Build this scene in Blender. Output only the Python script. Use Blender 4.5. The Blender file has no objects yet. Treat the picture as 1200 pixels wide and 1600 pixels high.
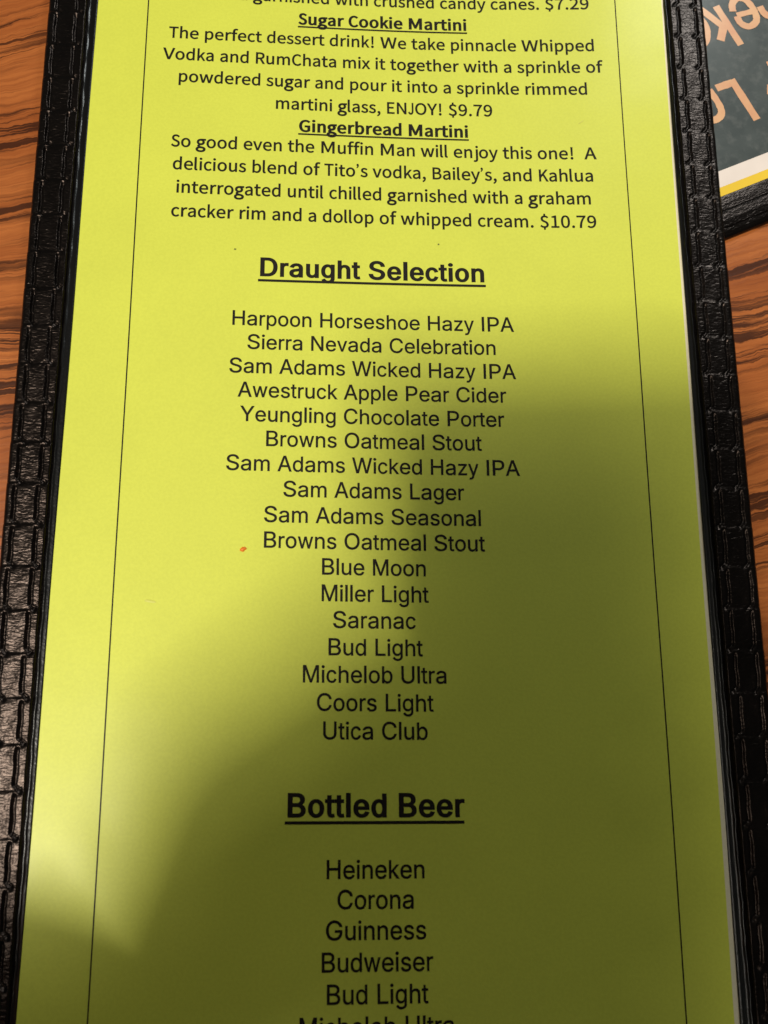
import bpy, bmesh, math, random
import numpy as np
from mathutils import Vector, Matrix
from mathutils.geometry import delaunay_2d_cdt

scene = bpy.context.scene
COL = scene.collection
MM = 0.001

# ---------------------------------------------------------------- frames
# The main menu is modelled in its own millimetre frame (page plane z = 0).  It leans on the
# other menu at its right side, so that frame is tipped by about one degree over the table.
TILT = math.asin(3.0 / 165.3)
ROOT = (Matrix.Translation((-0.0775, 0, 0)) @ Matrix.Rotation(-TILT, 4, 'Y')
        @ Matrix.Translation((0.0775, 0, 0.004)))

# ---------------------------------------------------------------- camera
CR = Matrix(((0.9985404, -0.0050792, -0.0537705), (-0.0049782, 0.9826748, -0.1852715), (0.0537799, 0.1852688, 0.9812152)))
CP = Vector((-4.64889, -74.17683, 165.99601))
cam_d = bpy.data.cameras.new('camera')
cam_d.sensor_fit = 'HORIZONTAL'
cam_d.sensor_width = 36.0
cam_d.lens = 36.0 * 1196.14 / 1200.0
cam_d.clip_start = 0.004
cam_d.clip_end = 50.0
cam_d.dof.use_dof = True
cam_d.dof.focus_distance = 0.179
cam_d.dof.aperture_fstop = 26.0
cam = bpy.data.objects.new('camera', cam_d)
COL.objects.link(cam)
CAM_M = ROOT @ (Matrix.Translation(CP * MM) @ CR.to_4x4())
cam.matrix_world = CAM_M
scene.camera = cam

# ---------------------------------------------------------------- world, lamps, exposure
world = bpy.data.worlds.new('World')
scene.world = world
world.use_nodes = True
bg = world.node_tree.nodes['Background']
bg.inputs['Color'].default_value = (0.90, 1.0, 0.92, 1)
bg.inputs['Strength'].default_value = 0.035
scene.view_settings.view_transform = 'Standard'
scene.view_settings.look = 'None'
scene.view_settings.exposure = 0.0
scene.view_settings.gamma = 1.0
scene.view_settings.use_curve_mapping = False
scene.render.engine = 'CYCLES'
scene.cycles.use_denoising = True


def lamp(name, kind, loc, energy, color, size, target=None, size_y=None):
    d = bpy.data.lights.new(name, kind)
    d.energy = energy
    d.color = color
    if kind == 'POINT':
        d.shadow_soft_size = size
    else:
        d.shape = 'RECTANGLE'
        d.size = size
        d.size_y = size_y
    o = bpy.data.objects.new(name, d)
    COL.objects.link(o)
    o.location = loc
    if target is not None:
        o.rotation_euler = (Vector(target) - Vector(loc)).to_track_quat('-Z', 'Y').to_euler()
    return o


# warm strip fixture on the ceiling behind the photographer's left shoulder
WARM = (1.0, 0.94, 0.82)
lamp('ceiling_lamp', 'AREA', (-0.843, -0.671, 2.0), 37.0, WARM, 0.37, (-0.40, -0.30, 0.0), 0.035)
# the wide glow of its shade and the ceiling round it
lamp('ceiling_glow', 'AREA', (-0.80, -0.60, 2.06), 21.5, WARM, 0.62, (-0.40, -0.30, 0.0), 0.56)
# paler window light from beyond the top of the table (the glare at the top right corner)
lamp('window_light', 'AREA', (0.394, 0.733, 0.617), 2.7, (0.95, 1.0, 0.98), 0.09, (0.02, 0.02, 0.0), 0.20)


# ---------------------------------------------------------------- helpers
def mesh_obj(name, verts, faces, mat, parent=None, smooth=False):
    me = bpy.data.meshes.new(name)
    me.from_pydata([tuple(v) for v in verts], [], [tuple(f) for f in faces])
    me.update()
    if smooth:
        me.polygons.foreach_set('use_smooth', [True] * len(me.polygons))
    o = bpy.data.objects.new(name, me)
    COL.objects.link(o)
    if mat:
        me.materials.append(mat)
    if parent is not None:
        o.parent = parent
    return o


def bm_obj(name, bm, mat, parent=None, smooth=False):
    me = bpy.data.meshes.new(name)
    bm.normal_update()
    bm.to_mesh(me)
    bm.free()
    if smooth:
        me.polygons.foreach_set('use_smooth', [True] * len(me.polygons))
    o = bpy.data.objects.new(name, me)
    COL.objects.link(o)
    if mat:
        me.materials.append(mat)
    if parent is not None:
        o.parent = parent
    return o


def thing(name, label, cat, matrix=None):
    o = bpy.data.objects.new(name, None)
    COL.objects.link(o)
    o.empty_display_size = 0.01
    if matrix is not None:
        o.matrix_world = matrix
    o['label'] = label
    o['category'] = cat
    return o


def grid(xs, ys, zf):
    X, Y = np.meshgrid(xs, ys)
    Z = zf(X, Y)
    n, m = X.shape
    v = np.stack([X, Y, Z], -1).reshape(-1, 3) * MM
    idx = np.arange(n * m).reshape(n, m)
    f = np.stack([idx[:-1, :-1], idx[:-1, 1:], idx[1:, 1:], idx[1:, :-1]], -1).reshape(-1, 4)
    return v.tolist(), f.tolist()


class Nodes:
    def __init__(s, name):
        s.m = bpy.data.materials.new(name)
        s.m.use_nodes = True
        s.t = s.m.node_tree
        s.b = s.t.nodes['Principled BSDF']

    def n(s, kind, ins=None, **kw):
        d = s.t.nodes.new(kind)
        for k, v in kw.items():
            setattr(d, k, v)
        for k, v in (ins or {}).items():
            s.put(d.inputs[k], v)
        return d

    def put(s, sock, v):
        if isinstance(v, bpy.types.NodeSocket):
            s.t.links.new(v, sock)
        else:
            sock.default_value = v

    def set(s, **kw):
        for k, v in kw.items():
            s.put(s.b.inputs[k.replace('_', ' ')], v)

    def coord(s, scale, rot=(0, 0, 0), loc=(0, 0, 0)):
        tc = s.n('ShaderNodeTexCoord')
        mp = s.n('ShaderNodeMapping', {'Vector': tc.outputs['Object'], 'Scale': scale, 'Rotation': rot, 'Location': loc})
        return mp.outputs['Vector']

    def noise(s, vec, scale=1.0, detail=4.0, rough=0.55, dist=0.0):
        return s.n('ShaderNodeTexNoise', {'Vector': vec, 'Scale': scale, 'Detail': detail, 'Roughness': rough, 'Distortion': dist}).outputs['Fac']

    def ramp(s, fac, stops):
        d = s.n('ShaderNodeValToRGB', {'Fac': fac})
        e = d.color_ramp.elements
        while len(e) < len(stops):
            e.new(0.5)
        for i, (p, c) in enumerate(stops):
            e[i].position = p
            e[i].color = (c, c, c, 1) if isinstance(c, (int, float)) else (*c, 1)
        return d.outputs['Color']

    def mix(s, fac, a, b, mode='MIX'):
        d = s.n('ShaderNodeMix', data_type='RGBA', blend_type=mode)
        s.put(d.inputs['Factor'], fac)
        for sock, v in ((d.inputs[6], a), (d.inputs[7], b)):
            s.put(sock, (*v, 1) if isinstance(v, tuple) and len(v) == 3 else v)
        return d.outputs[2]

    def math(s, op, a, b=0.0):
        d = s.n('ShaderNodeMath', operation=op)
        s.put(d.inputs[0], a)
        s.put(d.inputs[1], b)
        return d.outputs[0]

    def bump(s, h, strength=0.3, dist=0.001, normal=None):
        ins = {'Height': h, 'Strength': strength, 'Distance': dist}
        if normal is not None:
            ins['Normal'] = normal
        return s.n('ShaderNodeBump', ins).outputs['Normal']


# ---------------------------------------------------------------- materials
def m_paper(name, col, coat=0.15):
    k = Nodes(name)
    v = k.coord((1, 1, 1))
    n1 = k.noise(v, 45.0, 3.0)
    n2 = k.noise(v, 1500.0, 2.0, 0.6)
    c = k.mix(k.ramp(n1, [(0.3, 0.0), (0.7, 1.0)]), tuple(x * 0.965 for x in col), tuple(min(1, x * 1.02) for x in col))
    c = k.mix(k.ramp(n2, [(0.35, 0.0), (0.65, 1.0)]), c, k.mix(1.0, c, (0.945, 0.948, 0.935), 'MULTIPLY'))
    k.set(Base_Color=c, Roughness=0.62, Coat_Weight=coat, Coat_Roughness=0.23, Coat_IOR=1.45)
    k.set(Normal=k.bump(n2, 0.12, 0.0002))
    k.set(Coat_Normal=k.bump(k.noise(v, 26.0, 2.0), 0.10, 0.004))
    return k.m


def m_ink(name, col=(0.007, 0.0045, 0.0025), coat=0.04):
    k = Nodes(name)
    v = k.coord((1, 1, 1))
    n = k.noise(v, 2600.0, 2.0, 0.6)
    c = k.mix(k.ramp(n, [(0.35, 0.0), (0.75, 1.0)]), col, tuple(x * 1.8 + 0.002 for x in col))
    k.set(Base_Color=c, Roughness=0.7, Specular_IOR_Level=0.25, Coat_Weight=coat, Coat_Roughness=0.23)
    k.set(Coat_Normal=k.bump(k.noise(v, 26.0, 2.0), 0.10, 0.004))
    return k.m


def m_leather(name, col=(0.0022, 0.0018, 0.0017), rough=0.31):
    k = Nodes(name)
    v1 = k.coord((620, 1650, 900), (0, 0, 0.35))
    v2 = k.coord((1, 1, 1))
    wr = k.noise(v1, 1.0, 1.0, 0.5, 0.9)
    fi = k.noise(v2, 1900.0, 0.0)
    big = k.noise(v2, 130.0, 3.0)
    h = k.math('ADD', k.math('MULTIPLY', wr, 1.0), k.math('MULTIPLY', fi, 0.3))
    k.set(Base_Color=k.mix(big, tuple(x * 0.8 for x in col), tuple(x * 1.3 for x in col)))
    k.set(Roughness=k.math('ADD', k.math('MULTIPLY', big, 0.14), rough - 0.07))
    k.set(Specular_IOR_Level=0.30, Specular_Tint=(1.0, 0.76, 0.65, 1))
    k.set(Normal=k.bump(h, 1.0, 0.00011))
    return k.m


def m_plain(name, col, rough=0.5, spec=0.5, bump=0.0, bscale=800.0, metal=0.0):
    k = Nodes(name)
    v = k.coord((1, 1, 1))
    n = k.noise(v, bscale * 0.15, 3.0)
    k.set(Base_Color=k.mix(n, tuple(x * 0.9 for x in col), tuple(min(1, x * 1.08) for x in col)), Roughness=rough, Specular_IOR_Level=spec, Metallic=metal)
    if bump:
        k.set(Normal=k.bump(k.noise(v, bscale, 3.0), bump, 0.0003))
    return k.m


def m_wood():
    k = Nodes('oak_wood')
    A = math.radians(-13)
    warp = k.noise(k.coord((9, 9, 9)), 1.0, 2.0)
    tc = k.n('ShaderNodeTexCoord')
    rot = k.n('ShaderNodeMapping', {'Vector': tc.outputs['Object'], 'Rotation': (0, 0, A)})
    sx = k.n('ShaderNodeSeparateXYZ', {'Vector': rot.outputs['Vector']})
    yy = k.math('ADD', sx.outputs['Y'], k.math('MULTIPLY', warp, 0.030))

    def grain(fx, fy, off, detail=4.0, dist=0.0, rough=0.55):
        cv = k.n('ShaderNodeCombineXYZ', {'X': k.math('MULTIPLY', sx.outputs['X'], fx), 'Y': k.math('MULTIPLY', yy, fy), 'Z': off})
        return k.noise(cv.outputs['Vector'], 1.0, detail, rough, dist)
    wob = k.noise(k.coord((170, 170, 170)), 1.0, 3.0, 0.6)
    yy = k.math('ADD', yy, k.math('MULTIPLY', wob, 0.0022))
    base = grain(5, 60, 1.3, 4.0)
    clus = grain(5.5, 62, 9.2, 2.0)
    streak = grain(14, 620, 7.7, 5.0, 0.2, 0.66)
    bold = grain(6, 120, 4.4, 4.0, 0.3)
    fine = grain(45, 1100, 3.1, 4.0, 0.0, 0.65)
    pore = grain(90, 2200, 5.1, 2.0)
    c = k.mix(k.ramp(base, [(0.32, 0.0), (0.68, 1.0)]), (0.31, 0.083, 0.019), (0.47, 0.148, 0.037))
    c = k.mix(k.math('MULTIPLY', k.ramp(fine, [(0.42, 0.0), (0.62, 1.0)]), 0.52), c, (0.24, 0.060, 0.014))
    sm_ = k.math('MULTIPLY', k.ramp(clus, [(0.44, 0.0), (0.55, 1.0)]), k.ramp(streak, [(0.485, 0.0), (0.55, 1.0)]))
    c = k.mix(k.math('MULTIPLY', sm_, 0.92), c, (0.040, 0.011, 0.0045))
    c = k.mix(k.math('MULTIPLY', k.ramp(bold, [(0.66, 0.0), (0.70, 1.0)]), 0.80), c, (0.040, 0.011, 0.0045))
    c = k.mix(k.math('MULTIPLY', k.ramp(pore, [(0.58, 0.0), (0.72, 1.0)]), 0.35), c, (0.09, 0.026, 0.009))
    k.set(Base_Color=c, Roughness=0.36, Specular_IOR_Level=0.35, Coat_Weight=0.08, Coat_Roughness=0.2)
    k.set(Normal=k.bump(fine, 0.12, 0.0004))
    return k.m


def m_slate():
    k = Nodes('chalkboard_print')
    v = k.coord((1, 1, 1))
    n = k.noise(v, 75.0, 5.0, 0.6, 0.8)
    n2 = k.noise(v, 420.0, 3.0, 0.6)
    c = k.mix(k.ramp(n, [(0.3, 0.0), (0.72, 1.0)]), (0.034, 0.044, 0.043), (0.068, 0.080, 0.078))
    c = k.mix(k.math('MULTIPLY', k.ramp(n2, [(0.5, 0.0), (0.8, 1.0)]), 0.25), c, (0.22, 0.22, 0.21))
    k.set(Base_Color=c, Roughness=0.55, Specular_IOR_Level=0.3, Coat_Weight=0.15, Coat_Roughness=0.25)
    return k.m


def m_chalk():
    k = Nodes('orange_chalk')
    v = k.coord((1, 1, 1))
    n = k.noise(v, 160.0, 4.0, 0.6)
    c = k.mix(k.ramp(n, [(0.3, 0.0), (0.7, 1.0)]), (0.62, 0.28, 0.145), (0.72, 0.41, 0.20))
    k.set(Base_Color=c, Roughness=0.6, Coat_Weight=0.3, Coat_Roughness=0.25)
    return k.m


M_PAPER = m_paper('yellow_green_paper', (0.650, 0.684, 0.073))
M_CREAM = m_paper('cream_paper', (0.74, 0.66, 0.46))
M_INK = m_ink('brown_black_ink')
M_LEATHER = m_leather('black_leatherette')
M_VINYL = m_plain('black_vinyl', (0.003, 0.0027, 0.0027), 0.30, 0.5, 0.2, 1400.0)
M_WOOD = m_wood()
M_SLATE = m_slate()
M_CHALK = m_chalk()
M_WHITE = m_plain('white_print', (0.80, 0.70, 0.64), 0.5, 0.3)
M_YELLOW = m_plain('golden_print', (0.80, 0.54, 0.035), 0.5, 0.3)

# ---------------------------------------------------------------- table
bm = bmesh.new()
bmesh.ops.create_cube(bm, size=1.0, matrix=Matrix.Translation((0.02, 0.02, -0.016)) @ Matrix.Diagonal((1.5, 1.1, 0.032, 1)))
bmesh.ops.bevel(bm, geom=bm.edges[:], offset=0.004, segments=2, affect='EDGES')
table = bm_obj('table', bm, M_WOOD)
table['kind'] = 'structure'
table['label'] = 'orange brown oak table top with dark grain streaks'

# ---------------------------------------------------------------- the drinks menu
menu = thing('drinks_menu', 'long narrow drinks menu with yellow green page in a black woven leatherette cover', 'menu', ROOT)
X0, X1, Y0, Y1 = -77.3, 87.7, -178.0, 138.0          # outer cover edges
XI0, XI1, YI0, YI1 = -67.7, 78.0, -168.4, 128.4      # inner edges of the woven band

# cover panel under the page
bm = bmesh.new()
bmesh.ops.create_cube(bm, size=1.0, matrix=Matrix.Translation(((X0 + X1) / 2 * MM, (Y0 + Y1) / 2 * MM, -2.3 * MM)) @ Matrix.Diagonal(((X1 - X0 - 1.0) * MM, (Y1 - Y0 - 1.0) * MM, 3.4 * MM, 1)))
bmesh.ops.bevel(bm, geom=bm.edges[:], offset=0.0006, segments=2, affect='EDGES')
bm_obj('cover_panel', bm, M_VINYL, menu)

rng = np.random.RandomState(4)
ROWJ = rng.uniform(-1, 1, (2, 400))


def smooth01(t):
    t = np.clip(t, 0, 1)
    return t * t * (3 - 2 * t)


def weave_height(U, V, seed=0):
    relief = 0.62 if seed == 1 else 1.0
    """U: mm from the outer edge inwards (0..9.6), V: mm along the band."""
    PITCH = 9.05
    r = (V + 0.8) / PITCH
    k = np.floor(r).astype(int)
    t = (r - k)                                   # 0 at the lower end of a row, 1 at its upper end
    j1 = ROWJ[0, (k + 60 + 97 * seed) % 400]
    j2 = ROWJ[1, (k + 60 + 53 * seed) % 400]
    h = np.full(U.shape, 1.25)
    h += 0.16 * smooth01((t - 0.05) / 0.8) - 0.08     # each pad rises to its upper end
    dist_b = np.minimum(t, 1 - t) * PITCH
    h -= 0.05 * np.exp(-(dist_b / 0.42) ** 2)           # groove between rows
    for s, (u0, jj) in enumerate(((2.4, j1), (7.2, j2))):
        uu = u0 + 0.22 * jj + 0.07 * np.sin(V * 1.3 + s)
        hook = 1.25 * smooth01((0.13 - t) / 0.13)            # the slit hooks sideways at its lower end
        d = np.abs(U - uu - hook * (1 if s else 0.7))
        on = smooth01(t / 0.05) * smooth01((0.985 - t) / 0.13)
        h -= (0.62 + 0.1 * jj) * np.exp(-(d / 0.36) ** 4) * on
        h += 0.03 * np.exp(-((d - 0.75) / 0.38) ** 2) * on    # rolled lips
        h -= (0.42 + 0.1 * jj) * np.exp(-((U - uu - 1.0) ** 2 + (dist_b) ** 2) / 0.5 ** 2)
        h += 0.16 * np.exp(-(d / 0.9) ** 2) * np.exp(-((t - 1.0) * PITCH / 0.6) ** 2)
        h += 0.16 * np.exp(-(d / 0.9) ** 2) * np.exp(-(t * PITCH / 0.6) ** 2)
    h += 0.05 * np.sin(V * 0.9 + 2.0 * j1) * np.sin(U * 1.7)
    h = 1.25 + (h - 1.25) * relief
    # rounded outer lip and inner step
    h = h - 1.4 * (1 - np.sqrt(np.clip(1 - (1 - np.clip(U / 1.3, 0, 1)) ** 2, 0, 1)))
    h = h - 0.85 * smooth01((U - 9.0) / 0.6)
    return h


def leather_band(name, axis, outer, direction, a0, a1, seed, step=0.28):
    """A woven band along the cover's edge. axis 'Y': runs along y at x = outer."""
    us = np.concatenate([np.linspace(0, 1.3, 9), np.arange(1.45, 9.0, 0.17), np.linspace(9.05, 9.6, 5)])
    vs = np.arange(a0, a1 + step, step)
    U, V = np.meshgrid(us, vs)
    H = weave_height(U, V, seed)
    # side wall and inner foot
    cols = [(-0.0, -3.9), (0.0, -2.0)]
    P = []
    for uo, z in cols:
        P.append((np.full(len(vs), uo), np.full(len(vs), z)))
    nU = np.stack([p[0] for p in P] + list(U.T) + [np.full(len(vs), 9.62)], 1)
    nZ = np.stack([p[1] for p in P] + list(H.T) + [np.full(len(vs), -0.5)], 1)
    nV = np.repeat(vs[:, None], nU.shape[1], 1)
    # mitre the ends
    frac0 = np.clip((nV - a0) / 20, 0, 1)
    A = outer + direction * nU
    if axis == 'Y':
        pts = np.stack([A, nV, nZ], -1)
    else:
        pts = np.stack([nV, A, nZ], -1)
    n, m = nU.shape
    idx = np.arange(n * m).reshape(n, m)
    f = np.stack([idx[:-1, :-1], idx[:-1, 1:], idx[1:, 1:], idx[1:, :-1]], -1).reshape(-1, 4)
    flip = (direction < 0) == (axis == 'Y')
    if flip:
        f = f[:, ::-1]
    return mesh_obj(name, (pts.reshape(-1, 3) * MM).tolist(), f.tolist(), M_LEATHER, menu, smooth=True)


leather_band('woven_border', 'Y', X0, 1, Y0 + 9.7, Y1 - 9.7, 0)
leather_band('woven_border', 'Y', X1, -1, Y0 + 9.7, Y1 - 9.7, 1)
leather_band('woven_border', 'X', Y0, 1, X0, X1, 2, 0.4)
leather_band('woven_border', 'X', Y1, -1, X0, X1, 3, 0.4)


# vinyl hem between band and page, with its raised welt
def back_edge(side, y):
    return -66.0 + 0.0045 * (y + 20) if side < 0 else 76.72 + 0.0072 * (y - 10)


def hem(name, axis, inner, direction, a0, a1):
    prof = [(-0.4, 0.05), (0.0, 0.55), (0.12, 0.78), (0.30, 0.84), (0.48, 0.74), (0.60, 0.46), (0.85, 0.34), (1.25, 0.30), (1.5, 0.24), (1.58, 0.10), (1.58, -0.4)]
    if direction > 0 and axis == 'Y':
        prof = [(-0.4, 0.05), (0.0, 0.55), (0.12, 0.74), (0.30, 0.80), (0.48, 0.72), (0.62, 0.62), (0.9, 0.58), (1.45, 0.56), (1.85, 0.52), (1.95, 0.44), (1.95, -0.4)]
    vs = np.arange(a0, a1 + 1.0, 1.0)
    v = []
    for y in vs:
        w = 0.06 * math.sin(y * 0.37) + 0.05 * math.sin(y * 1.13 + 1)
        ks = 1.0
        if axis == 'Y':
            ks = (abs(back_edge(-direction, y) - inner) - 0.62) / (prof[-1][0] - 0.62)
        for u, z in prof:
            if u > 0.62:
                u = 0.62 + (u - 0.62) * ks
            a = inner + direction * (u + (w if 0 <= u < 0.7 else 0))
            zz = z + (0.05 * math.sin(y * 0.8) if 0 < u < 0.6 else 0)
            v.append((a * MM, y * MM, zz * MM) if axis == 'Y' else (y * MM, a * MM, zz * MM))
    m = len(prof)
    f = [(i * m + j, i * m + j + 1, (i + 1) * m + j + 1, (i + 1) * m + j) for i in range(len(vs) - 1) for j in range(m - 1)]
    if (direction < 0) == (axis == 'Y'):
        f = [t[::-1] for t in f]
    return mesh_obj(name, v, f, M_VINYL, menu, smooth=True)


hem('vinyl_hem', 'Y', XI0, 1, YI0, YI1)
hem('vinyl_hem', 'Y', XI1, -1, YI0, YI1)
hem('vinyl_hem', 'X', YI0, 1, XI0, XI1)
hem('vinyl_hem', 'X', YI1, -1, XI0, XI1)


# ---- the pages
def sheet_z(x, y):
    return 0.16 * np.sin(x * 0.055 + 0.6) * np.cos(y * 0.031) + 0.10 * np.sin(y * 0.062 + x * 0.02) + 0.0012 * np.clip(-49.0 - x, 0, None) ** 2


def page_edge(side, y):
    if side < 0:
        return back_edge(-1, y) - 0.12
    return back_edge(1, y) - 0.45 - 0.0030 * (90 - y)


def sheet(name, mat, left, right, ylo, yhi, dz, thick):
    ys = np.linspace(ylo, yhi, 140)
    s = np.linspace(0, 1, 72)
    V = []
    for lay in (0, 1):
        for y in ys:
            l, r = left(y), right(y)
            for q in s:
                x = l + (r - l) * q
                V.append((x * MM, y * MM, (float(sheet_z(x, y)) + dz - lay * thick) * MM))
    n, m = len(ys), len(s)
    N = n * m
    F = []
    for i in range(n - 1):
        for j in range(m - 1):
            a = i * m + j
            F.append((a, a + 1, a + m + 1, a + m))
            F.append((N + a, N + a + m, N + a + m + 1, N + a + 1))
    for i in range(n - 1):
        a = i * m
        F.append((a, a + m, N + a + m, N + a))
        a = i * m + m - 1
        F.append((a, N + a, N + a + m, a + m))
    for j in range(m - 1):
        F.append((j, N + j, N + j + 1, j + 1))
        a = (n - 1) * m + j
        F.append((a, a + 1, N + a + 1, N + a))
    return mesh_obj(name, V, F, mat, menu, smooth=False)


backing = sheet('backing_page', M_CREAM, lambda y: back_edge(-1, y) - 0.2, lambda y: back_edge(1, y) + 0.15, -167.0, 127.0, -0.14, 0.3)
backing['label'] = 'cream sheet showing as a pale edge beside the yellow page'
page = sheet('page', M_PAPER, lambda y: page_edge(-1, y), lambda y: page_edge(1, y), -166.0, 126.0, 0.0, 0.12)
for o in (backing, page):
    o.data.polygons.foreach_set('use_smooth', [True] * len(o.data.polygons))
    o.data.set_sharp_from_angle(angle=math.radians(40))

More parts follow.
